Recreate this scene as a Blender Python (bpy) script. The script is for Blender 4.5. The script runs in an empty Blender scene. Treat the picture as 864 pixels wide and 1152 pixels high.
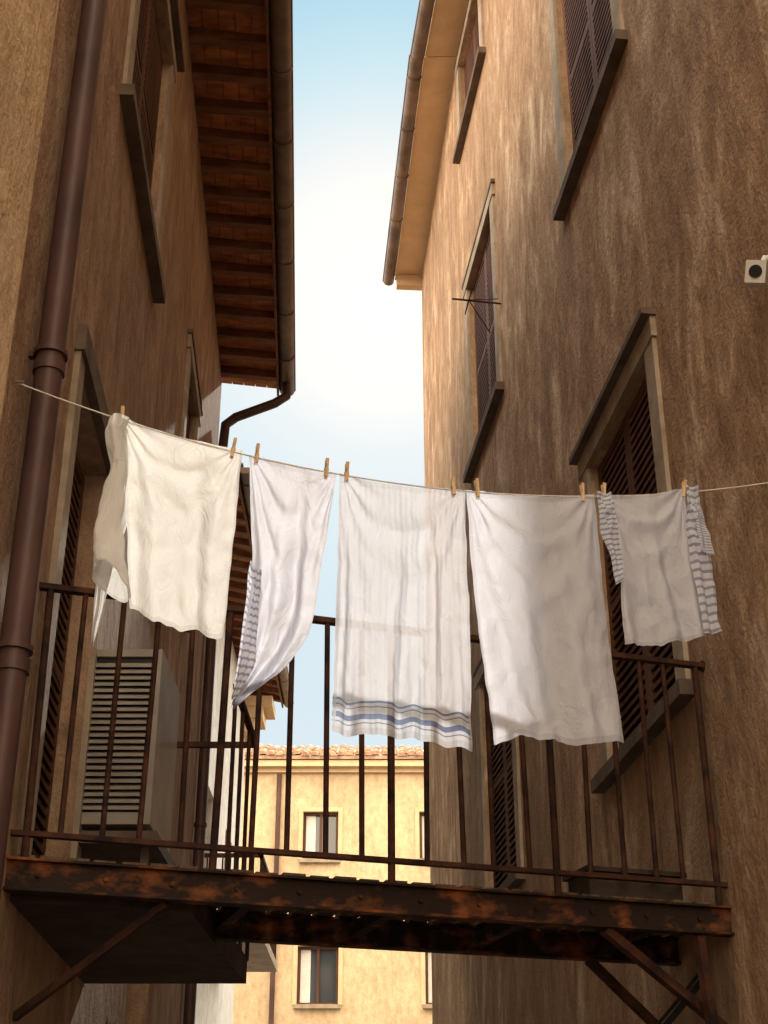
import bpy, math, random
from mathutils import Vector, noise
random.seed(7)
S=bpy.context.scene
# ---------------------------------------------------------------- helpers
class Frame:
    def __init__(s,O,d,n):
        s.O=Vector(O); s.d=Vector(d); s.n=Vector(n).normalized()
    def pt(s,a,z,o=0.0):
        p=s.O+s.d*a+s.n*o
        return Vector((p.x,p.y,z))
class MB:
    def __init__(s): s.v=[];s.f=[];s.m=[];s.sm=[]
    def add(s,vs,fs,mi=0,smooth=False):
        b=len(s.v); s.v+= [tuple(v) for v in vs]
        for f in fs:
            s.f.append(tuple(b+i for i in f)); s.m.append(mi); s.sm.append(smooth)
    def hexa(s,p,mi=0):
        s.add(p,[(0,1,2,3),(7,6,5,4),(0,4,5,1),(1,5,6,2),(2,6,7,3),(3,7,4,0)],mi)
    def box(s,F,a0,a1,z0,z1,o0,o1,mi=0):
        s.hexa([F.pt(a0,z0,o0),F.pt(a1,z0,o0),F.pt(a1,z0,o1),F.pt(a0,z0,o1),
                F.pt(a0,z1,o0),F.pt(a1,z1,o0),F.pt(a1,z1,o1),F.pt(a0,z1,o1)],mi)
    def bar(s,p,q,w,h,mi=0,up=(0,0,1)):
        p=Vector(p);q=Vector(q);d=(q-p).normalized();up=Vector(up)
        x=d.cross(up).normalized()*w/2; y=x.cross(d).normalized()*h/2
        s.hexa([p-x-y,p+x-y,p+x+y,p-x+y,q-x-y,q+x-y,q+x+y,q-x+y],mi)
    def tube(s,pts,r,n=10,mi=0,cap=True):
        pts=[Vector(p) for p in pts]; rs=r if isinstance(r,(list,tuple)) else [r]*len(pts)
        vs=[];fs=[]
        prev=None
        for i,p in enumerate(pts):
            if i==0:d=pts[1]-p
            elif i==len(pts)-1:d=p-pts[i-1]
            else:d=(pts[i+1]-p).normalized()+(p-pts[i-1]).normalized()
            d.normalize()
            ref=prev if prev is not None else (Vector((0,0,1)) if abs(d.z)<.9 else Vector((0,1,0)))
            x=(ref-d*ref.dot(d)).normalized(); prev=x; y=d.cross(x)
            for k in range(n):
                a=2*math.pi*k/n; vs.append(p+(x*math.cos(a)+y*math.sin(a))*rs[i])
        for i in range(len(pts)-1):
            for k in range(n):
                fs.append((i*n+k,i*n+(k+1)%n,(i+1)*n+(k+1)%n,(i+1)*n+k))
        s.add(vs,fs,mi,True)
        if cap:
            s.add(vs[:n],[tuple(range(n-1,-1,-1))],mi); s.add(vs[-n:],[tuple(range(n))],mi)
    def build(s,name,mats,parent=None):
        me=bpy.data.meshes.new(name); me.from_pydata(s.v,[],s.f)
        for m in mats: me.materials.append(m)
        me.polygons.foreach_set('material_index',s.m); me.polygons.foreach_set('use_smooth',s.sm)
        me.update(); ob=bpy.data.objects.new(name,me); S.collection.objects.link(ob)
        if parent: ob.parent=parent
        return ob
def empty(name):
    e=bpy.data.objects.new(name,None); S.collection.objects.link(e); return e
def wall(mb,F,a0,a1,z0,z1,ops,depth=.22,mi=0,back=1):
    A=sorted({a0,a1,*[o[0] for o in ops],*[o[1] for o in ops]})
    Z=sorted({z0,z1,*[o[2] for o in ops],*[o[3] for o in ops]})
    for i in range(len(A)-1):
        for j in range(len(Z)-1):
            ca=(A[i]+A[i+1])/2; cz=(Z[j]+Z[j+1])/2
            if any(o[0]<ca<o[1] and o[2]<cz<o[3] for o in ops): continue
            mb.add([F.pt(A[i],Z[j]),F.pt(A[i+1],Z[j]),F.pt(A[i+1],Z[j+1]),F.pt(A[i],Z[j+1])],[(0,1,2,3)],mi)
    for o in ops:
        c=[(o[0],o[2]),(o[1],o[2]),(o[1],o[3]),(o[0],o[3])]
        for k in range(4):
            p,q=c[k],c[(k+1)%4]
            mb.add([F.pt(*p),F.pt(*q),F.pt(q[0],q[1],-depth),F.pt(p[0],p[1],-depth)],[(0,1,2,3)],mi)
        mb.add([F.pt(x,z,-depth) for x,z in c],[(0,1,2,3)],back)
# ---------------------------------------------------------------- materials
def M(name):
    m=bpy.data.materials.new(name); m.use_nodes=True; nt=m.node_tree
    b=nt.nodes['Principled BSDF']; return m,nt,b
def nd(nt,t,**k):
    n=nt.nodes.new(t)
    for a,v in k.items(): setattr(n,a,v)
    return n
def noise_n(nt,scale,detail=4,rough=.55,stretch=(1,1,1),coord='Object',dist=0):
    tc=nd(nt,'ShaderNodeTexCoord'); mp=nd(nt,'ShaderNodeMapping'); mp.inputs['Scale'].default_value=stretch
    nt.links.new(tc.outputs[coord],mp.inputs[0]); n=nd(nt,'ShaderNodeTexNoise')
    n.inputs['Scale'].default_value=scale;n.inputs['Detail'].default_value=detail;n.inputs['Roughness'].default_value=rough
    n.inputs['Distortion'].default_value=dist
    nt.links.new(mp.outputs[0],n.inputs['Vector']); return n.outputs['Fac']
def ramp(nt,fac,stops):
    r=nd(nt,'ShaderNodeValToRGB'); e=r.color_ramp.elements
    while len(e)<len(stops): e.new(.5)
    for i,(p,c) in enumerate(stops):
        e[i].position=p; e[i].color=(*c,1) if len(c)==3 else c
    nt.links.new(fac,r.inputs[0]); return r.outputs[0]
def mix(nt,a,b,fac,mode='MIX'):
    m=nd(nt,'ShaderNodeMix',data_type='RGBA',blend_type=mode)
    for s,v in ((m.inputs[6],a),(m.inputs[7],b),(m.inputs[0],fac)):
        if isinstance(v,(int,float)): s.default_value=v
        elif isinstance(v,tuple): s.default_value=(*v,1)
        else: nt.links.new(v,s)
    return m.outputs[2]
def bump(nt,b,h,strength=.5,dist=.01):
    n=nd(nt,'ShaderNodeBump'); n.inputs['Strength'].default_value=strength;n.inputs['Distance'].default_value=dist
    nt.links.new(h,n.inputs['Height']); nt.links.new(n.outputs[0],b.inputs['Normal'])
def addm(nt,a,b,wa=1,wb=1):
    m1=nd(nt,'ShaderNodeMath',operation='MULTIPLY');m1.inputs[1].default_value=wa;nt.links.new(a,m1.inputs[0])
    m2=nd(nt,'ShaderNodeMath',operation='MULTIPLY_ADD');m2.inputs[1].default_value=wb;nt.links.new(b,m2.inputs[0]);nt.links.new(m1.outputs[0],m2.inputs[2])
    return m2.outputs[0]
def stucco(name,dark,mid,light,streak=(1.3,1.3,.6),lo=.36,hi=.66,bs=.7,drip=.55):
    m,nt,b=M(name)
    big=noise_n(nt,.6,3,.55)
    st=noise_n(nt,2.2,6,.68,streak,dist=.6)
    dr=noise_n(nt,1.0,3,.6,(6,6,.5))
    fine=noise_n(nt,38,3,.7)
    med=noise_n(nt,8,4,.65,(1.2,1.2,.7))
    c=ramp(nt,st,[(lo,dark),((lo+hi)/2,mid),(hi,light)])
    c=mix(nt,c,tuple(x*.74 for x in mid),ramp(nt,big,[(.42,(0,0,0)),(.66,(.7,.7,.7))]))
    c=mix(nt,c,ramp(nt,dr,[(.30,(.64,.60,.56)),(.46,(1,1,1)),(.62,(1.0,1.0,1.0)),(.72,(1.35,1.35,1.33))]),drip,'MULTIPLY')
    c=mix(nt,c,ramp(nt,med,[(.32,(.76,.74,.72)),(.55,(1,1,1)),(.7,(1.12,1.12,1.12))]),.8,'MULTIPLY')
    c=mix(nt,c,ramp(nt,fine,[(.28,(.66,.62,.58)),(.50,(1.0,1,1))]),.65,'MULTIPLY')
    nt.links.new(c,b.inputs['Base Color']); b.inputs['Roughness'].default_value=.95
    b.inputs['Specular IOR Level'].default_value=.12
    bump(nt,b,addm(nt,fine,med,.4,1.1),bs,.026); return m
def simple(name,c1,c2,scale=6,rough=.6,metal=0,bs=.3,bscale=40,stretch=(1,1,1),lo=.35,hi=.65,spec=.25):
    m,nt,b=M(name); n=noise_n(nt,scale,4,.6,stretch); f=noise_n(nt,bscale,2,.6,stretch)
    nt.links.new(ramp(nt,n,[(lo,c1),(hi,c2)]),b.inputs['Base Color']); b.inputs['Roughness'].default_value=rough
    b.inputs['Metallic'].default_value=metal; b.inputs['Specular IOR Level'].default_value=spec
    bump(nt,b,f,bs,.004); return m
m_left=stucco('stucco_brown',(.27,.17,.105),(.39,.255,.165),(.50,.35,.24))
m_right=stucco('stucco_umber',(.30,.19,.115),(.43,.28,.175),(.66,.50,.36),(1.5,1.5,.6),.37,.67)
m_ochre=stucco('stucco_light_ochre',(.56,.40,.24),(.68,.49,.30),(.72,.53,.34),(1,1,.6),.3,.7,drip=.3)
m_pale=stucco('plaster_pale',(.60,.57,.52),(.68,.66,.61),(.75,.73,.68),(1,1,.5),.3,.7,.3,.2)
m_far=stucco('plaster_ochre',(.55,.41,.26),(.63,.47,.30),(.69,.53,.35),(1,1,.6),.3,.7,.3,.3)
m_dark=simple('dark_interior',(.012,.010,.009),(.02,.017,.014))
m_stone=simple('stone_trim',(.26,.20,.145),(.39,.31,.23),5,.9,0,.8,40)
m_stoned=simple('stone_trim_dark',(.09,.062,.046),(.15,.11,.08),5,.9,0,.8,40)
m_slab=simple('dark_concrete',(.035,.025,.020),(.07,.05,.038),5,.9,0,.8,40)  # plain dark concrete tone for the landing slab and planter
m_shut=simple('shutter_brown_paint',(.08,.037,.024),(.14,.07,.044),3,.75,0,.3,60,(1,1,.2),spec=.1)
m_shutr=simple('shutter_redbrown_paint',(.10,.052,.042),(.17,.098,.078),3,.75,0,.3,60,(1,1,.2),spec=.1)
m_wood=simple('eave_boards',(.28,.095,.035),(.60,.25,.10),7,.7,0,.5,40,(.6,2,1))
m_wood2=simple('eave_rafters',(.13,.052,.025),(.25,.11,.052),7,.7,0,.5,40,(.5,2,1))
m_soff=simple('soffit_plaster',(.58,.42,.25),(.68,.50,.31),3,.8,0,.3,50)
m_gut=simple('gutter_metal',(.12,.085,.066),(.23,.17,.13),3,.5,.2,.3,30)
m_pipe=simple('downpipe_brown',(.050,.025,.022),(.095,.050,.042),4,.5,.1,.3,30,(1,1,.4))
m_rust=simple('rusty_iron',(.018,.011,.010),(.085,.034,.019),9,.8,.05,.8,70,spec=.15)
m_rust2=simple('rusty_beam',(.026,.016,.012),(.32,.105,.032),5,.8,.05,.9,60,(1,1,1.6),.50,.76,.15)
m_plank=simple('weathered_planks',(.07,.048,.033),(.17,.12,.08),6,.9,0,.6,40,(4,.6,1))
m_tile=simple('terracotta_tiles',(.25,.14,.085),(.50,.33,.22),6,.85,0,.5,30)
m_ac=simple('grey_painted_metal',(.24,.205,.17),(.33,.285,.24),4,.5,0,.2,30)
m_white=simple('white_plastic',(.6,.58,.54),(.7,.68,.64),4,.4)
m_black=simple('black_plastic',(.01,.01,.01),(.02,.02,.02),4,.4)
m_pin=simple('clothespin_wood',(.50,.33,.17),(.66,.47,.27),30,.7,0,.4,200,(1,1,.2))
m_metal=simple('spring_steel',(.4,.38,.36),(.5,.48,.46),30,.35,.9)
m_rope=simple('line_cord',(.55,.52,.47),(.7,.67,.6),200,.8)
m_ground=simple('stone_paving',(.06,.05,.042),(.12,.10,.08),3,.9,0,.5,12)
m_leaf=simple('weed_green',(.05,.06,.03),(.11,.11,.05),8,.8)
m_glass,nt,b=M('window_glass'); b.inputs['Base Color'].default_value=(.05,.06,.07,1); b.inputs['Roughness'].default_value=.05; b.inputs['Metallic'].default_value=.0; b.inputs['Specular IOR Level'].default_value=.9
def cloth_mat(name,col,stripe=None,tr=.54,see=.0,ribs=False):
    m,nt,b=M(name); nt.nodes.remove(b); out=nt.nodes['Material Output']
    tc=nd(nt,'ShaderNodeTexCoord'); sep=nd(nt,'ShaderNodeSeparateXYZ'); nt.links.new(tc.outputs['UV'],sep.inputs[0])
    n=noise_n(nt,3,2,.6); c=ramp(nt,n,[(.3,tuple(x*.94 for x in col)),(.7,col)])
    def bands(coord,edges):
        r=nd(nt,'ShaderNodeValToRGB'); r.color_ramp.interpolation='CONSTANT'
        e=r.color_ramp.elements; e[0].position=0; e[0].color=(0,0,0,1); e[1].position=edges[0]; e[1].color=(1,1,1,1)
        v=0
        for x in edges[1:]:
            k=e.new(x); k.color=(v,v,v,1); v=1-v
        nt.links.new(coord,r.inputs[0]); return r.outputs[0]
    if stripe=='hem':
        c=mix(nt,c,(.20,.25,.42),bands(sep.outputs[1],[.878,.884,.897,.902,.925,.945,.955,.960]))
    if stripe=='all':
        w=nd(nt,'ShaderNodeTexWave'); w.bands_direction='Y'; w.inputs['Scale'].default_value=5.6
        nt.links.new(tc.outputs['UV'],w.inputs[0])
        c=mix(nt,c,(.27,.30,.45),ramp(nt,w.outputs['Fac'],[(.66,(0,0,0)),(.78,(.8,.8,.8))]))
    else:
        # sewn double-layer hems
        dk=tuple(x*.80 for x in col)
        hm=bands(sep.outputs[0],[.0,.022,.978]); c=mix(nt,c,mix(nt,c,dk,.75),hm)
        c=mix(nt,c,mix(nt,c,dk,.85),bands(sep.outputs[1],[.975]))
        c=mix(nt,c,mix(nt,c,dk,.55),bands(sep.outputs[1],[.0,.02]))
    d=nd(nt,'ShaderNodeBsdfDiffuse'); t=nd(nt,'ShaderNodeBsdfTranslucent')
    bp=nd(nt,'ShaderNodeBump'); bp.inputs['Strength'].default_value=.8; bp.inputs['Distance'].default_value=.020
    w1=noise_n(nt,8,4,.6,(1.4,1.4,.8),dist=1.0); w2=noise_n(nt,240,1,.5)
    rg=nd(nt,'ShaderNodeMath',operation='SUBTRACT'); nt.links.new(w1,rg.inputs[0]); rg.inputs[1].default_value=.5
    ab=nd(nt,'ShaderNodeMath',operation='ABSOLUTE'); nt.links.new(rg.outputs[0],ab.inputs[0])
    hh=addm(nt,ab.outputs[0],w2,1.0,.05)
    if ribs:
        w=nd(nt,'ShaderNodeTexWave'); w.bands_direction='X'; w.inputs['Scale'].default_value=7; w.inputs['Distortion'].default_value=.6
        nt.links.new(tc.outputs['UV'],w.inputs[0]); hh=addm(nt,hh,w.outputs['Fac'],.8,.12)
    nt.links.new(hh,bp.inputs['Height'])
    for x in (d,t): nt.links.new(c,x.inputs[0]); nt.links.new(bp.outputs[0],x.inputs['Normal'])
    m1=nd(nt,'ShaderNodeMixShader'); m1.inputs[0].default_value=tr; nt.links.new(d.outputs[0],m1.inputs[1]); nt.links.new(t.outputs[0],m1.inputs[2])
    fin=m1
    if see>0:
        tp=nd(nt,'ShaderNodeBsdfTransparent'); m2=nd(nt,'ShaderNodeMixShader'); m2.inputs[0].default_value=see; nt.links.new(m1.outputs[0],m2.inputs[1]); nt.links.new(tp.outputs[0],m2.inputs[2]); fin=m2
    nt.links.new(fin.outputs[0],out.inputs[0]); return m
c_cream=cloth_mat('cotton_cream',(.83,.82,.79)); c_white=cloth_mat('cotton_white',(.79,.81,.90))
c_hem=cloth_mat('cotton_blue_hem',(.79,.80,.86),'hem',.52,.13,True); c_str=cloth_mat('cotton_striped',(.80,.82,.90),'all')
# ---------------------------------------------------------------- windows
def louvre_leaf(mb,F,a0,a1,z0,z1,o,step=.058,mi=0):
    t=.035; w=.055
    mb.box(F,a0,a0+w,z0,z1,o-t,o,mi); mb.box(F,a1-w,a1,z0,z1,o-t,o,mi)
    zm=(z0+z1)/2
    for zz in (z0,zm-w/2,z1-w): mb.box(F,a0+w,a1-w,zz,zz+w,o-t+.003,o-.003,mi)
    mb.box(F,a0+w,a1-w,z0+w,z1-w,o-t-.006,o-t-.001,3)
    z=z0+w+.02
    while z<z1-w-.02:
        if abs(z-zm)>w*.8:
            p=[F.pt(a0+w,z-.020,o+.001),F.pt(a1-w,z-.020,o+.001),F.pt(a1-w,z+.002,o+.004),F.pt(a0+w,z+.002,o+.004),
               F.pt(a0+w,z+.006,o-t),F.pt(a1-w,z+.006,o-t),F.pt(a1-w,z+.018,o-t),F.pt(a0+w,z+.018,o-t)]
            mb.hexa(p,mi)
        z+=step
def window(F,a0,a1,z0,z1,parent,name,shut=None,jw=.17,proud=.025,so=-.05,hood=.06):
    mb=MB()
    mb.box(F,a0-jw,a0,z0,z1,-.001,proud,0); mb.box(F,a1,a1+jw,z0,z1,-.001,proud,0)
    mb.box(F,a0-jw-.02,a1+jw+.02,z1,z1+.13,-.001,proud+.008,0)
    mb.box(F,a0-jw-.04,a1+jw+.04,z1+.13,z1+.17,-.001,proud+hood,1)
    mb.box(F,a0-jw-.05,a1+jw+.05,z0-.08,z0,-.001,proud+.055,1)
    am=(a0+a1)/2
    louvre_leaf(mb,F,a0+.004,am-.004,z0+.004,z1-.004,so,mi=2); louvre_leaf(mb,F,am+.004,a1-.004,z0+.004,z1-.004,so,mi=2)
    return mb.build(name,[m_stone,m_stoned,shut or m_shut,m_dark],parent)
# ================================================================ LEFT BUILDING
def XL(y): return -1.167-.0514*y
FL=Frame((-1.167,0,0),(-.0514,1,0),(1,.0514,0))
bl=empty('apartment_building')
opsL=[(6.28,7.86,7.32,9.2),(10.5,11.5,6.35,8.35),(5.8,6.92,2.86,5.28),(9.6,10.9,2.4,4.6)]
ZE=10.38
mb=MB(); wall(mb,FL,4.28,14.2,0,ZE+.02,opsL,.28)
a=FL.pt(4.28,0);b_=FL.pt(14.2,0)
def side(mb,p,q,z0,z1,mi=0): mb.add([(p[0],p[1],z0),(q[0],q[1],z0),(q[0],q[1],z1),(p[0],p[1],z1)],[(0,1,2,3)],mi)
side(mb,b_,(-9.5,14.2),0,ZE); side(mb,(-9.5,14.2),(-9.5,4.28),0,ZE); side(mb,(-9.5,4.28),a,0,ZE)
mb.build('walls',[m_left,m_dark],bl)
window(FL,6.28,7.86,7.32,9.2,bl,'window_upper'); window(FL,10.5,11.5,6.35,8.35,bl,'window_back',hood=.02)
mb=MB(); mb.box(FL,5.66,5.8,2.86,5.28,-.001,.03,0); mb.box(FL,6.92,7.06,2.86,5.28,-.001,.03,0); mb.box(FL,5.64,7.08,5.28,5.42,-.001,.05,1)
louvre_leaf(mb,FL,6.35,6.91,2.9,5.25,-.12,mi=2); mb.build('balcony_door',[m_stone,m_stoned,m_shut,m_dark],bl)
def eave(F,a0,a1,zw,over,drop,parent,n,matb,matr,rafters=True,depth_in=4.2,rise=.34,gr=.085,gmat=None):
    mb=MB(); ze=zw-drop
    k=drop/over
    P=lambda a,o,dz: F.pt(a,zw-k*o+dz,o)
    nb=5
    for i in range(nb):
        o0=-.02+(over+.02)*i/nb; o1=-.02+(over+.02)*(i+1)/nb-.006
        if not rafters: o1+=.0061
        mb.hexa([P(a0,o0,.10),P(a1,o0,.10),P(a1,o1,.10),P(a0,o1,.10),P(a0,o0,.125),P(a1,o0,.125),P(a1,o1,.125),P(a0,o1,.125)],0)
    if rafters:
        y=a0+.06
        while y<a1-.05:
            j=random.uniform(-.015,.015)
            mb.hexa([P(y+j,-.05,-.01),P(y+j+.085,-.05,-.01),P(y+.085,over-.02,.01),P(y,over-.02,.01),P(y+j,-.05,.098),P(y+j+.085,-.05,.098),P(y+.085,over-.02,.098),P(y,over-.02,.098)],1)
            y+=.40
        mb.hexa([P(a0,over-.018,-.0),P(a1,over-.018,0),P(a1,over+.01,0),P(a0,over+.01,0),P(a0,over-.018,.13),P(a1,over-.018,.13),P(a1,over+.01,.13),P(a0,over+.01,.13)],1)
    mb.build('eave',[matb,matr],parent)
    mb=MB(); nx=int((a1-a0)/.055); rows=12
    vs=[];fs=[]
    for j in range(rows+1):
        o=over+.06-(over+.06+depth_in)*j/rows
        for i in range(nx+1):
            aa=a0-.02+(a1-a0+.04)*i/nx
            vs.append(P(aa,o,.15+.035*(1+math.sin(aa*2*math.pi/.22))+ .015*noise.noise(Vector((aa*5,o*3,0)))))
    for j in range(rows):
        for i in range(nx):
            fs.append((j*(nx+1)+i,j*(nx+1)+i+1,(j+1)*(nx+1)+i+1,(j+1)*(nx+1)+i))
    mb.add(vs,fs,0,True)
    oi=-depth_in
    mb.add([P(a0,over+.0,.128),P(a1,over,.128),P(a1,oi,.128),P(a0,oi,.128)],[(0,1,2,3)],0)
    mb.add([P(a0,oi,.12),P(a1,oi,.12),F.pt(a1,zw-.5,-depth_in*2),F.pt(a0,zw-.5,-depth_in*2)],[(0,1,2,3)],0)
    mb.build('roof',[m_tile],parent)
    mb=MB(); ns=12; vs=[];fs=[]
    na=max(2,int((a1-a0)/.9))
    for i in range(na+1):
        aa=a0-.03+(a1-a0+.06)*i/na
        for r in (gr,gr-.008):
            for q in range(ns+1):
                t=math.pi*q/ns
                vs.append(F.pt(aa,ze+.10-math.sin(t)*r,over+gr+.01-math.cos(t)*r))
    st=2*(ns+1)
    for i in range(na):
        for l in range(2):
            for q in range(ns):
                b0=i*st+l*(ns+1)+q; fs.append((b0,b0+1,b0+st+1,b0+st))
        fs.append((i*st,i*st+st,i*st+st+ns+1,i*st+ns+1)); fs.append((i*st+ns,i*st+2*ns+1,i*st+st+2*ns+1,i*st+st+ns))
    mb.add(vs,fs,0,True)
    for e in (0,na):
        mb.add([vs[e*st+q] for q in range(ns+1)],[tuple(range(ns+1))],0)
    for i in range(na):
        aa=a0+.3+i*.9
        if aa<a1: mb.tube([F.pt(aa,ze+.10-math.sin(math.pi*q/10)*(gr+.006),over+gr+.01-math.cos(math.pi*q/10)*(gr+.006)) for q in range(11)],.008,6,0)
    mb.tube([F.pt(a0-.03,ze+.10,over+2*gr+.01),F.pt(a1+.03,ze+.10,over+2*gr+.01)],.012,8,0)
    mb.build('gutter',[gmat or m_gut],parent)
eave(FL,4.3,14.35,ZE,.66,.06,bl,0,m_wood,m_wood2,gr=.09)
mb=MB()
g=FL.pt(14.1,ZE-.05,.76)
mb.tube([g,g+Vector((0,0,-.16)),FL.pt(14.05,ZE-.34,.63),FL.pt(13.98,ZE-.58,.20),FL.pt(13.95,ZE-.70,.09),FL.pt(13.95,9.3,.07),FL.pt(13.95,0,.07)],.055,12)
for z in (8.9,7.2,5.1,3.0): mb.tube([FL.pt(13.95,z,.07),FL.pt(13.95,z+.04,.07)],.066,12)
mb.build('drain_pipe',[m_pipe],bl)
bn=empty('ochre_building'); FN=Frame((-1.167+.06,0,0),(-.0514,1,0),(1,.0514,0))
mb=MB(); wall(mb,FN,-1.5,4.26,0,12.5,[(1.0,2.2,5.2,7.2)],.25)
p=FN.pt(4.26,0);q=FN.pt(-1.5,0); side(mb,p,(-9.5,4.26),0,12.5); side(mb,(-9.5,4.26),(-9.5,-1.5),0,12.5); side(mb,(-9.5,-1.5),q,0,12.5)
mb.add([(p.x,4.26,12.5),(-9.5,4.26,12.5),(-9.5,-1.5,12.5),(q.x,-1.5,12.5)],[(0,1,2,3)],0)
mb.build('walls',[m_ochre,m_dark],bn)
window(FN,1.0,2.2,5.2,7.2,bn,'window')
mb=MB(); px,py=-1.325,4.78
mb.tube([(px,py,0),(px,py,12.4)],.055,20)
for z in (1.7,3.35,4.60,6.9,9.2):
    mb.tube([(px,py,z),(px,py,z+.05)],.063,20)
    mb.tube([(px,py,z+.08),(px,py,z+.10)],.068,20); mb.bar((px,py,z+.09),(XL(py)-.02,py+.01,z+.09),.03,.02)
mb.build('drainpipe',[m_pipe])
# ================================================================ RIGHT BUILDING
FR=Frame((2.25,0,0),(-.11,1,0),(-1,-.11,0))
p127=FR.pt(12.7,0); s2=(.548-p127.x)/(17-12.7)
FR2=Frame((p127.x-s2*12.7,0,0),(s2,1,0),(-1,s2,0))
br=empty('stucco_building')
W=[(6.82,8.2),(10.98,12.35)]; Zs=[(3.99,6.02),(8.28,10.4)]
ops=[(a0,a1,z0,z1) for a0,a1 in W for z0,z1 in Zs]+[(11.15,12.45,12.42,13.6),(6.82,8.2,12.42,13.6),(2.6,3.9,8.28,10.4),(2.6,3.9,3.99,6.02)]
mb=MB(); wall(mb,FR,-1.5,12.7,0,13.9,ops,.24); wall(mb,FR2,12.7,17,0,13.9,[],.2)
p=FR2.pt(17,0); q=FR.pt(-1.5,0)
side(mb,p,(10,17),0,13.9); side(mb,(10,17),(10,-1.5),0,13.9); side(mb,(10,-1.5),q,0,13.9)
mb.build('walls',[m_right,m_dark],br)
for i,o in enumerate(ops): window(FR,o[0],o[1],o[2],o[3],br,'window_%d'%(i+1),m_shutr if i in(1,3) else m_shut,jw=.16,hood=.06 if i in (0,6,7) else .015)
eave(FR,-1.5,12.69,13.9,.37,.04,br,0,m_soff,m_soff,rafters=False,gr=.08)
eave(FR2,12.70,17.15,13.9,.38,.04,br,0,m_soff,m_soff,rafters=False,gr=.08)
mb=MB(); mb.box(FR2,17.0,17.13,13.78,13.96,-.3,.36,0); mb.build('eave_end',[m_soff],br)
# ================================================================ FAR LEFT BUILDING (pale)
b2=empty('plaster_house'); F2=Frame((-2.42,0,0),(-.0,1,0),(1,0,0))
mb=MB(); ops2=[(19,20,5.2,7.0),(21.6,22.6,5.2,7.0)]
wall(mb,F2,15.6,24,0,9.9,ops2,.2); side(mb,(-2.42,15.6),(-9,15.6),0,9.9); side(mb,(-2.42,24),(-9,24),0,9.9); side(mb,(-9,15.6),(-9,24),0,9.9)
mb.build('walls',[m_pale,m_dark],b2)
eave(F2,15.4,24.2,9.95,.62,.15,b2,0,m_wood,m_wood2)
mb=MB()
for i,y in enumerate((18.5,)):
    mb.box(F2,y,y+3.2,4.9,5.02,0,.85,0)
    mb.box(F2,y,y+3.2,5.85,5.9,.80,.85,1)
    for k in range(28): mb.box(F2,y+.05+k*.115,y+.07+k*.115,5.02,5.85,.81,.83,1)
    for k in range(8): mb.box(F2,y,y+.02,5.02,5.85,.02+k*.1,.04+k*.1,1)
    mb.box(F2,y,y+.05,5.85,5.9,0,.85,1)
mb.build('balcony',[m_stone,m_rust],b2)
mb=MB()
mb.box(F2,23.3,24.1,9.55,9.72,0,.50,0); mb.box(F2,23.35,24.05,9.35,9.55,0,.34,0); mb.box(F2,23.4,24.0,9.12,9.35,0,.20,0)
mb.build('corner_bracket',[m_soff],b2)
# ================================================================ FAR OCHRE HOUSE
b3=empty('ochre_house'); F3=Frame((0,34,0),(1,0,0),(0,-1,0))
ops3=[(-1.95,-1.1,9.35,10.5),(.85,1.7,9.35,10.5),(-2.0,-1.05,6.05,7.35),(.95,1.85,6.05,7.35),(-2.0,-1.05,2.6,4.0),(.95,1.85,2.6,4.0)]
mb=MB(); wall(mb,F3,-6,6,0,11.7,ops3,.18,0,1); side(mb,(-6,34),(-6,42),0,11.7); side(mb,(6,34),(6,42),0,11.7); side(mb,(-6,42),(6,42),0,11.7)
mb.build('walls',[m_far,m_glass],b3)
mb=MB()
for o in ops3:
    a0,a1,z0,z1=o
    mb.box(F3,a0-.06,a1+.06,z0-.09,z0,-.0,.12,0)
    for (x0,x1) in ((a0,a0+.06),(a1-.06,a1),((a0+a1)/2-.03,(a0+a1)/2+.03)): mb.box(F3,x0,x1,z0,z1,-.15,-.1,1)
    mb.box(F3,a0+.06,a1-.06,z1-.06,z1,-.149,-.101,1); mb.box(F3,a0+.06,a1-.06,z0,z0+.06,-.149,-.101,1)
    mb.box(F3,a0-.10,a0-.001,z0,z1+.1,.001,.03,2); mb.box(F3,a1+.001,a1+.10,z0,z1+.1,.001,.03,2); mb.box(F3,a0,a1,z1+.001,z1+.1,.001,.03,2)
    mb.box(F3,a0+.07,a0+.30,z0+.06,z1-.06,-.172,-.16,3)
mb.box(F3,-6,6,11.45,11.7,.001,.12,2); mb.box(F3,-6,6,11.55,11.7,.121,.30,2); mb.box(F3,-6,6,8.35,8.45,.001,.05,2)
mb.build('windows_and_cornice',[m_stone,m_shut,m_soff,m_white],b3)
mb=MB()
def tile(mb,x,y,z,r,L,sl):
    n=8; vs=[]
    for e in (0,1):
        for k in range(n+1):
            t=math.pi*k/n; vs.append((x-math.cos(t)*r*(1-.15*e),y+L*e,z+sl*L*e+math.sin(t)*r*(1-.1*e)))
    fs=[(k,k+1,n+1+k+1,n+1+k) for k in range(n)]; mb.add(vs,fs,0,True); mb.add([vs[k] for k in range(n+1)],[tuple(range(n+1))],0)
x=-6
while x<6:
    for j in range(5):
        tile(mb,x+random.uniform(-.02,.02),33.62+j*.42,11.80+j*.42*.35+random.uniform(-.03,.03)+.02*j,.10,.48,.35)
    x+=.215
mb.hexa([(-6.1,33.65,11.71),(6.1,33.65,11.71),(6.1,38,13.2),(-6.1,38,13.2),(-6.1,33.65,11.80),(6.1,33.65,11.80),(6.1,38,13.3),(-6.1,38,13.3)],0)
mb.add([(-6.1,38,13.25),(6.1,38,13.25),(6.1,42.3,11.7),(-6.1,42.3,11.7)],[(0,1,2,3)],0)
mb.build('tiled_roof',[m_tile],b3)
mb=MB(); mb.tube([(-2.55,33.9,0),(-2.55,33.9,11.4)],.06,10); mb.build('drain_pipe',[m_pipe],b3)
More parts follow.
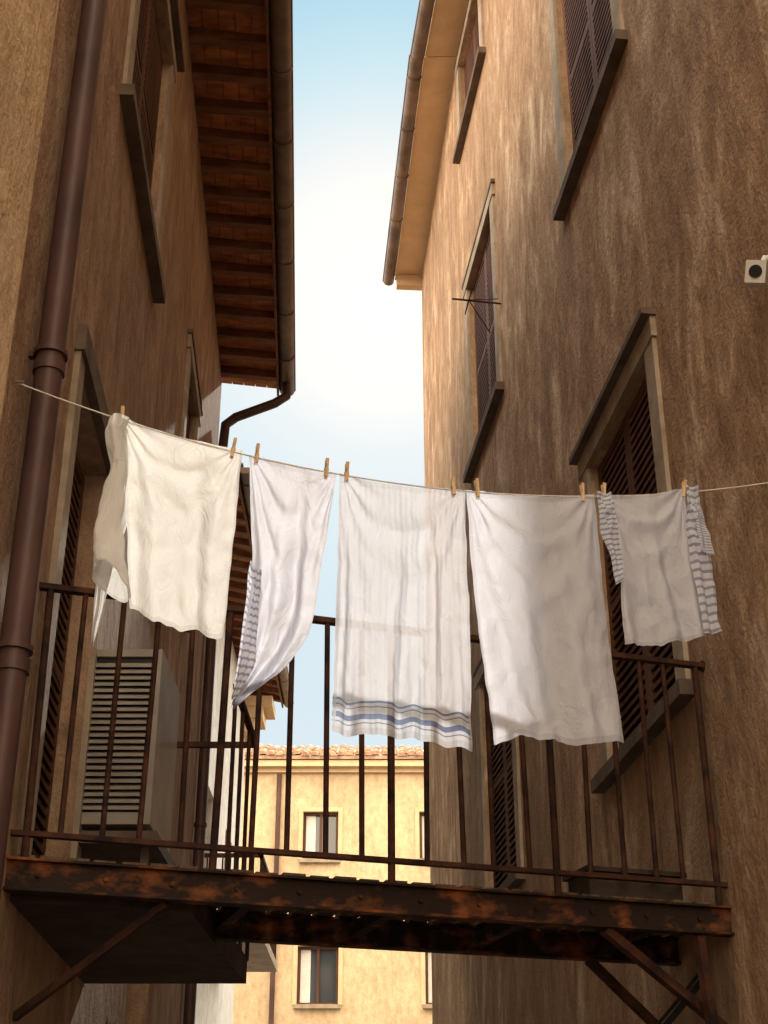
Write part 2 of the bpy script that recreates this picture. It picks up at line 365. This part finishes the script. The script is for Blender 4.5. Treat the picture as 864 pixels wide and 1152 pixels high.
# ================================================================ IRON WALKWAY
wk=empty('iron_footbridge')
A=Vector((-1.45,5.5,0)); B=Vector((1.53,6.46,0)); dv=(B-A); L=dv.length; du=dv/L; nv=Vector((-du.y,du.x,0))
FW=Frame(A,du,nv)
dep=.78
mb=MB()
def ibeam(mb,F,a0,a1,z0,z1,o,fw=.07,mi=0):
    mb.box(F,a0,a1,z0,z0+.010,o-fw/2,o+fw/2,mi); mb.box(F,a0,a1,z1-.010,z1,o-fw/2,o+fw/2,mi); mb.box(F,a0,a1,z0+.010,z1-.010,o-.005,o+.005,mi)
ibeam(mb,FW,-.06,L+.16,2.735,2.86,0); ibeam(mb,FW,-.02,L+.2,2.735,2.86,dep)
for k in range(5):
    s=.35+k*.62; mb.box(FW,s,s+.05,2.77,2.83,.04,dep-.04,0)
for k in range(12):
    s=.12+k*.26; c=FW.pt(s,2.80,-.008); mb.tube([c,c-nv*.012],.011,6,0)
mb.build('beams',[m_rust2],wk)
mb=MB(); s=.0
while s<L+.1:
    w=random.uniform(.10,.125); mb.box(FW,s,s+w-random.uniform(.012,.028),2.862,2.885,.03+random.uniform(0,.02),dep+.03,0); s+=w
mb.build('deck_planks',[m_plank],wk)
mb=MB()
mb.box(FW,-.02,L,3.988,4.012,-.02,.02,0); mb.box(FW,-.02,L+.02,2.947,2.967,-.018,.018,0)
nb=21
for k in range(nb):
    s=.05+k*(L-.1)/(nb-1); j=random.uniform(-.014,.014)
    r=.0120 if k%5 else .016
    mb.tube([FW.pt(s+j,2.86 if k%5==0 else 2.95,0),FW.pt(s+j*.3+random.uniform(-.014,.014),3.99,0)],r,8)
mb.tube([FW.pt(L,4.0,0),FW.pt(L+.03,4.0,0)],[.028,.028],10)
mb.build('railing',[m_rust],wk)
mb=MB()
sl=[(XL(5.62)+.0,5.62),(-.78,5.86),(-.72,7.75),(XL(7.75),7.75)]
mb.hexa([(x,y,2.72) for x,y in sl]+[(x,y,2.85) for x,y in sl],0)
mb.build('landing_slab',[m_slab],wk)
mb=MB()
r0=Vector((-.74,6.75,0)); r1=Vector((-.72,7.72,0))
mb.bar((r0.x,r0.y,4.0),(r1.x,r1.y,4.0),.03,.03); mb.bar((r0.x,r0.y,2.96),(r1.x,r1.y,2.96),.03,.025)
mb.bar((XL(7.72),7.72,4.0),(r1.x,r1.y,4.0),.03,.03)
for k in range(4):
    p=r0.lerp(r1,k/3); mb.tube([(p.x,p.y,2.83),(p.x,p.y,4)],.011,8)
mb.build('landing_railing',[m_rust],wk)
mb=MB()
mb.bar((-.86,5.72,2.73),(-1.47,5.95,2.33),.03,.03)
mb.bar((.95,6.28,2.73),(1.52,6.62,2.35),.04,.04); mb.bar((1.38,6.42,2.73),(1.42,6.44,2.2),.04,.04)
mb.bar((.98,7.06,2.73),(1.45,7.2,2.30),.04,.04)
mb.build('brackets',[m_rust],wk)
pl=empty('planter_box'); mb=MB(); mb.box(FW,L-.62,L-.16,2.89,3.0,.10,.32,0); mb.box(FW,L-.64,L-.14,3.0,3.02,.08,.34,0); mb.build('box',[m_slab],pl)
# ================================================================ AIR CONDITIONER
ac=empty('air_conditioner'); mb=MB(); FA=Frame((-1.575,6.98,0),(1,0,0),(0,-1,0))
mb.box(FA,0,.42,3.36,4.28,-.7,0,0)
mb.box(FA,0,.035,3.36,4.28,.001,.02,0); mb.box(FA,.385,.42,3.36,4.28,.001,.02,0); mb.box(FA,.036,.384,4.24,4.28,.001,.02,0); mb.box(FA,.036,.384,3.36,3.42,.001,.02,0)
z=3.45
while z<4.22:
    mb.hexa([FA.pt(.036,z,.002),FA.pt(.384,z,.002),FA.pt(.384,z-.02,.03),FA.pt(.036,z-.02,.03),FA.pt(.036,z+.012,.002),FA.pt(.384,z+.012,.002),FA.pt(.384,z-.006,.03),FA.pt(.036,z-.006,.03)],0); z+=.034
mb.add([FA.pt(.036,3.42,.0015),FA.pt(.384,3.42,.0015),FA.pt(.384,4.24,.0015),FA.pt(.036,4.24,.0015)],[(0,1,2,3)],1)
mb.build('casing',[m_ac,m_black],ac)
mb=MB(); mb.box(FA,-.03,.46,3.26,3.32,-.7,.05,0); mb.box(FA,.0,.04,2.85,3.26,-.6,-.56,0); mb.box(FA,.38,.42,2.85,3.26,-.6,-.56,0);mb.box(FA,.0,.04,2.85,3.26,-.06,-.02,0); mb.box(FA,.38,.42,2.85,3.26,-.06,-.02,0)
mb.box(FA,.05,.09,3.32,3.36,-.6,-.1,0); mb.box(FA,.33,.37,3.32,3.36,-.6,-.1,0)
mb.build('stand',[m_stoned],ac)
# ================================================================ CLOTHES LINE + LAUNDRY
SL=.218
def LY(x): return 4.935+SL*x
def LZ(x): return 4.195+.10*(x-.25)**2
mb=MB(); x0,x1=-1.405,1.665
mb.tube([(x0+(x1-x0)*i/40,LY(x0+(x1-x0)*i/40),LZ(x0+(x1-x0)*i/40)) for i in range(41)],.0032,8)
mb.tube([(x0-.03,LY(x0),LZ(x0)),(x0+.03,LY(x0),LZ(x0))],.006,8,1); mb.tube([(x1-.03,LY(x1),LZ(x1)),(x1+.03,LY(x1),LZ(x1))],.006,8,1)
mb.build('clothesline',[m_rope,m_metal])
ldir=Vector((1,SL,0)).normalized(); lnor=Vector((SL,-1,0)).normalized()
def poly(pts,t):
    ds=[0]
    for i in range(1,len(pts)): ds.append(ds[-1]+math.dist(pts[i],pts[i-1]))
    d=t*ds[-1]
    for i in range(1,len(pts)):
        if d<=ds[i]+1e-9:
            k=(d-ds[i-1])/(ds[i]-ds[i-1]); p,q=pts[i-1],pts[i]; return (p[0]+(q[0]-p[0])*k,p[1]+(q[1]-p[1])*k)
    return pts[-1]
def smooth_poly(pts,n=40):
    r=[poly(pts,i/n) for i in range(n+1)]
    for _ in range(4): r=[r[0]]+[((r[i-1][0]+2*r[i][0]+r[i+1][0])/4,(r[i-1][1]+2*r[i][1]+r[i+1][1])/4) for i in range(1,n)]+[r[-1]]
    return r
# outlines are (x, z) in metres in the vertical plane of the clothesline
def patch(mb,uvs,left,right,mi=0,base=0.0,amp=.03,freq=2.5,ph=0,seed=0,botw=.012,sag=.012,nx=80,nz=120,wr=.013,tilt=0,pinned=True,topline=True):
    L=smooth_poly(left); R=smooth_poly(right); vs=[];fs=[]
    for j in range(nz+1):
        t=j/nz; l=poly(L,t); r=poly(R,t)
        for i in range(nx+1):
            s=i/nx
            x=l[0]+(r[0]-l[0])*s; z=l[1]+(r[1]-l[1])*s
            if topline:
                z+=(LZ(x)-(LZ(l[0])*(1-s)+LZ(r[0])*s))*max(0,1-t*2)
            z-=sag*math.sin(math.pi*s)*(1-t)**3
            z+=botw*t**3*(math.sin(s*7+seed)+.5*math.sin(s*17+seed*2)+.6*noise.noise(Vector((s*14,seed,2))))
            env=min(1,t*1.6+.10) if pinned else 1
            ss=s+.10*noise.noise(Vector((s*3.1+seed,t*1.2,seed)))
            o=base+tilt*t+amp*env*(math.sin(2*math.pi*freq*ss+ph+1.3*t+.8*math.sin(3*t+seed))*.6+.4*math.sin(2*math.pi*freq*1.9*ss+ph*2-2*t))
            q=math.sin(math.pi*s); o+=(.020*math.exp(-((t-.06-.16*q)/.045)**2)*q+.014*math.exp(-((t-.05-.38*q)/.05)**2)*q)*(1 if pinned else 0)
            if pinned:
                for cs,sg in ((0.0,1),(1.0,-1)):
                    dx=(s-cs)*sg; an=math.atan2(dx,t+.02); rr=math.hypot(dx,t)
                    o+=.012*math.sin(an*15+seed*2+cs*3)*math.exp(-rr*2.8)*min(1,rr*8)
            n=noise.noise(Vector((x*6+seed*9,z*3.2,seed)))*1.3+noise.noise(Vector((x*14+z*5,z*11-x*4,seed+3)))*.6+ (1-abs(noise.noise(Vector((x*9-z*3,z*6+x*3,seed+8)))*2))*.7+(1-abs(noise.noise(Vector((x*17+z*6,z*9-x*8,seed+18)))*2))*.38
            o+=wr*n*(.35+.65*env)
            x+=.005*noise.noise(Vector((z*9,s*3,seed)))
            vs.append((x+lnor.x*o,LY(x)+lnor.y*o,z))
            uvs.append((s,t))
    for j in range(nz):
        for i in range(nx):
            a=j*(nx+1)+i; fs.append((a,a+nx+1,a+nx+2,a+1))
    mb.add(vs,fs,mi,True)
def sleeve(mb,uvs,axis,rx,ry,seed=0,base=.03,nz=50,nx=48,slant=0.0,oslant=0.0):
    A_=smooth_poly(axis); vs=[];fs=[]
    for j in range(nz+1):
        t=j/nz; cx,cz=poly(A_,t); a_=rx[0]+(rx[1]-rx[0])*t; b_=ry[0]+(ry[1]-ry[0])*t
        for i in range(nx):
            th=2*math.pi*i/nx
            k=1+.14*math.sin(3*th+seed+2.6*t)+.20*noise.noise(Vector((math.cos(th)*2,math.sin(th)*2,cz*9+seed)))
            x=cx+a_*k*math.cos(th)+.008*noise.noise(Vector((cz*16,th,seed))); o=base+b_*k*math.sin(th)
            z=cz+slant*math.cos(th)*t**2+oslant*math.sin(th)*t**2+.006*math.sin(th*2+seed)*t
            vs.append((x+lnor.x*o,LY(x)+lnor.y*o,z)); uvs.append((.1+.8*i/nx,t))
    for j in range(nz):
        for i in range(nx): fs.append((j*nx+i,j*nx+(i+1)%nx,(j+1)*nx+(i+1)%nx,(j+1)*nx+i))
    mb.add(vs,fs,0,True)
def finish(mb,uvs,name,mats):
    ob=mb.build(name,mats); me=ob.data; uv=me.uv_layers.new(name='UVMap')
    for lp in me.loops: uv.data[lp.index].uv=uvs[lp.vertex_index]
    return ob
mb=MB();uv=[]
patch(mb,uv,[(-1.020,4.372),(-.985,4.168),(-.955,3.944),(-.935,3.728),(-.915,3.560)],[(-.547,4.274),(-.559,4.03),(-.572,3.734),(-.582,3.484)],seed=1,amp=.028,freq=1.7,ph=.5,botw=.010,wr=.012)
patch(mb,uv,[(-1.050,4.364),(-1.062,4.290),(-1.020,4.165),(-1.030,3.956),(-1.042,3.723),(-1.036,3.455)],[(-.963,4.364),(-.954,4.252),(-.947,3.95),(-.985,3.732),(-1.026,3.46)],seed=2,amp=.03,freq=1.3,base=-.07,nx=30,botw=.0)
# bunched shoulder then the sleeve, with its open cuff
sleeve(mb,uv,[(-1.015,4.345),(-1.030,4.28),(-1.012,4.19),(-1.000,4.12)],(.036,.020),(.03,.024),seed=2,base=.03,nz=30,slant=.0)
sleeve(mb,uv,[(-1.000,4.15),(-1.008,4.02),(-1.018,3.86),(-.992,3.66)],(.022,.066),(.022,.055),seed=5,base=.045,slant=-.050,oslant=.035)
finish(mb,uv,'white_shirt',[c_cream])
mb=MB();uv=[]
patch(mb,uv,[(-.523,4.261),(-.508,3.998),(-.495,3.741),(-.507,3.563),(-.524,3.389),(-.545,3.235)],[(-.184,4.219),(-.217,3.954),(-.246,3.729),(-.262,3.563),(-.350,3.40),(-.530,3.236)],seed=3,amp=.05,freq=1.6,ph=1.5,wr=.015,botw=0)
patch(mb,uv,[(-.506,3.776),(-.519,3.562),(-.535,3.355),(-.552,3.240)],[(-.462,3.744),(-.468,3.567),(-.475,3.369),(-.530,3.246)],mi=1,seed=7,amp=.01,base=.06,nx=16,pinned=False,topline=False,botw=0)
finish(mb,uv,'striped_towel',[c_white,c_str])
mb=MB();uv=[]
patch(mb,uv,[(-.177,4.22),(-.1755,3.883),(-.183,3.521),(-.187,3.174)],[(.321,4.198),(.319,3.858),(.319,3.493),(.320,3.14)],seed=4,amp=.028,freq=3.2,ph=.2,wr=.010,botw=.008)
finish(mb,uv,'striped_towel',[c_hem])
mb=MB();uv=[]
patch(mb,uv,[(.325,4.198),(.343,3.86),(.377,3.497),(.409,3.172)],[(.85,4.241),(.861,3.872),(.879,3.539),(.901,3.205)],seed=6,amp=.036,freq=2.1,ph=2.6,botw=.012,wr=.013)
finish(mb,uv,'white_towel',[c_white])
mb=MB();uv=[]
patch(mb,uv,[(.864,4.24),(.912,4.072),(.923,3.84),(.926,3.59)],[(1.239,4.31),(1.238,4.107),(1.24,3.87),(1.254,3.644)],seed=8,amp=.022,freq=2,ph=.6,botw=.007,wr=.012)
patch(mb,uv,[(.851,4.24),(.853,4.066),(.881,3.951),(.893,3.826)],[(.909,4.243),(.9265,4.074),(.932,3.956),(.928,3.849)],mi=1,seed=9,amp=.01,base=.03,nx=16,freq=1,botw=0)
patch(mb,uv,[(1.232,4.31),(1.212,4.104),(1.219,3.946),(1.233,3.65)],[(1.286,4.319),(1.28,4.111),(1.307,3.974),(1.307,3.663)],mi=1,seed=10,amp=.015,base=.03,nx=20,freq=1,botw=0)
patch(mb,uv,[(1.254,4.229),(1.2495,4.108),(1.255,4.008)],[(1.283,4.212),(1.299,4.072),(1.3085,3.986)],mi=1,seed=11,amp=.01,base=.05,nx=14,nz=30,freq=1,botw=0,pinned=False,topline=False)
finish(mb,uv,'striped_shirt',[c_white,c_str])
for x in (-1.003,-.584,-.4925,-.225,-.146,.2745,.3705,.801,.891,1.232):
    c=Vector((x,LY(x),LZ(x))); tl=random.uniform(-.06,.22)
    ax=(Vector((0,0,1))+ldir*tl).normalized(); mb=MB()
    for sg in (-1,1):
        off=lnor*.006*sg
        mb.bar(c+off*1.1-ax*.024,c+off*.9+ax*.016,.013,.008,0,up=lnor); mb.bar(c+off*.9+ax*.016,c+off*1.9+ax*.056,.013,.007,0,up=lnor)
    mb.tube([c+ax*.012-ldir*.009,c+ax*.012+ldir*.009],.006,8,1)
    mb.bar(c+ax*.012+lnor*.011-ldir*.004,c+ax*.03+lnor*.013-ldir*.004,.0015,.0015,1)
    mb.build('clothespin',[m_pin,m_metal])
# ================================================================ SMALL THINGS
mb=MB(); c=FR.pt(5.02,5.25,.09)
mb.tube([FR.pt(5.0,5.32,0),FR.pt(5.0,5.32,.06),c],.015,8); d=Vector((-.35,-.8,-.45)).normalized()
mb.bar(c-d*.10,c+d*.10,.085,.095,up=(.25,0,1)); mb.tube([c+d*.098,c+d*.104],.028,14,1)
mb.build('security_camera',[m_white,m_black])
mb=MB(); mb.tube([FR.pt(10.75,9.1,0),FR.pt(10.75,9.12,.45)],.01,6); mb.tube([FR.pt(11.3,9.15,0),FR.pt(10.75,9.12,.3),FR.pt(10.4,8.9,.1)],.005,6); mb.tube([FR.pt(10.55,9.1,.3),FR.pt(10.95,9.1,.3)],.006,6)
mb.build('wall_bracket',[m_rust])
mb=MB()
for k,(o,dz) in enumerate(((.02,0),(.05,-.03),(.08,-.05))):
    P0=Vector((1.42,6.5,2.62+dz)); P1=Vector((.70,7.6+o,2.05+dz))
    mb.tube([P0.lerp(P1,i/12)-Vector((0,0,.10*math.sin(math.pi*i/12))) for i in range(13)],.009,6)
mb.build('power_cable',[m_black])
mb=MB()
for k in range(16):
    yy=8.3+random.uniform(-.2,.2)
    b0=Vector((XL(yy)+.02+random.uniform(0,.05),yy,2.40)); d=Vector((random.uniform(-.01,.09),random.uniform(-.06,.06),random.uniform(.10,.24)))
    w=Vector((.003,.002,0)); m_=b0+d*.5+Vector((.008,0,.02)); e=b0+d
    mb.add([b0-w,b0+w,m_+w*1.4,m_-w*1.4,e],[(0,1,2,3),(3,2,4)],0)
mb.build('wall_weeds',[m_leaf])
mb=MB(); mb.add([(-300,-300,0),(300,-300,0),(300,300,0),(-300,300,0)],[(0,1,2,3)],0); mb.build('ground',[m_ground])
# ================================================================ LIGHT / SKY / CAMERA
az=.002; el=math.radians(35)
sd=Vector((math.sin(az)*math.cos(el),math.cos(az)*math.cos(el),math.sin(el)))
sun=bpy.data.lights.new('sun','SUN'); sun.energy=5.0; sun.angle=math.radians(.9); sun.color=(1,.94,.84)
so=bpy.data.objects.new('sun',sun); S.collection.objects.link(so); so.rotation_euler=sd.to_track_quat('Z','Y').to_euler(); so.location=(0,30,30)
w=bpy.data.worlds.new('World'); S.world=w; w.use_nodes=True; nt=w.node_tree
sky=nt.nodes.new('ShaderNodeTexSky'); sky.sky_type='NISHITA'; sky.sun_disc=False; sky.sun_elevation=el; sky.sun_rotation=az
sky.air_density=1.0; sky.dust_density=.8; sky.ozone_density=1.0
bg=nt.nodes['Background']
tc=nd(nt,'ShaderNodeTexCoord'); dt=nd(nt,'ShaderNodeVectorMath',operation='DOT_PRODUCT'); nt.links.new(tc.outputs['Generated'],dt.inputs[0]); dt.inputs[1].default_value=sd
ac_=nd(nt,'ShaderNodeMath',operation='ARCCOSINE'); nt.links.new(dt.outputs['Value'],ac_.inputs[0])
dg=nd(nt,'ShaderNodeMath',operation='MULTIPLY'); dg.inputs[1].default_value=1/math.pi; nt.links.new(ac_.outputs[0],dg.inputs[0])
haze_fill=ramp(nt,dg.outputs[0],[(0,(1.3,1.18,1.0)),(.018,(1.12,1.06,.97)),(.033,(.91,.95,.95)),(.050,(.63,.85,.93)),(.075,(.36,.69,.87)),(.2,(.30,.57,.78)),(.42,(.96,.79,.58)),(.7,(1.0,.81,.59))])  # pale haze round the sun, warm tones behind the camera added as fill
sz=nd(nt,'ShaderNodeSeparateXYZ'); nt.links.new(tc.outputs['Generated'],sz.inputs[0])
lowf=ramp(nt,sz.outputs[2],[(.30,(.85,.85,.85)),(.50,(.55,.55,.55)),(.60,(0,0,0))])
frontf=ramp(nt,dg.outputs[0],[(0,(0,0,0)),(.02,(.3,.3,.3)),(.035,(1,1,1)),(.25,(1,1,1)),(.4,(0,0,0))])
ff=nd(nt,'ShaderNodeMath',operation='MULTIPLY'); nt.links.new(lowf,ff.inputs[0]); nt.links.new(frontf,ff.inputs[1])
haze_fill=mix(nt,haze_fill,(.79,.88,.92),ff.outputs[0])
gn=ramp(nt,dg.outputs[0],[(0,(.174,.174,.174)),(.13,(.174,.174,.174)),(.28,(.62,.62,.62)),(.45,(1,1,1)),(.7,(1,1,1))])  # added gain: sky brighter overhead and behind the camera to lift the walls
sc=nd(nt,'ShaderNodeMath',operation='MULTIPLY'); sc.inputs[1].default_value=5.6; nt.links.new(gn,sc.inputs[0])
h2=nd(nt,'ShaderNodeVectorMath',operation='SCALE'); nt.links.new(haze_fill,h2.inputs[0]); nt.links.new(sc.outputs[0],h2.inputs['Scale'])
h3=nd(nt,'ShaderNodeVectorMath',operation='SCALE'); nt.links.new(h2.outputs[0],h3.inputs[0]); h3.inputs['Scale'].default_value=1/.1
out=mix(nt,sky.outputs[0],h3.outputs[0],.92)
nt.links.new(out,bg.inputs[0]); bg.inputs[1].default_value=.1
cam=bpy.data.cameras.new('camera'); co=bpy.data.objects.new('camera',cam); S.collection.objects.link(co)
co.location=(0,0,1.6); co.rotation_euler=(math.radians(90+26.57),0,0)
cam.sensor_fit='VERTICAL'; cam.sensor_height=36; cam.sensor_width=27; cam.lens=50; cam.clip_end=2000; cam.clip_start=.05
S.camera=co
S.view_settings.view_transform='Standard'; S.view_settings.look='None'; S.view_settings.exposure=0
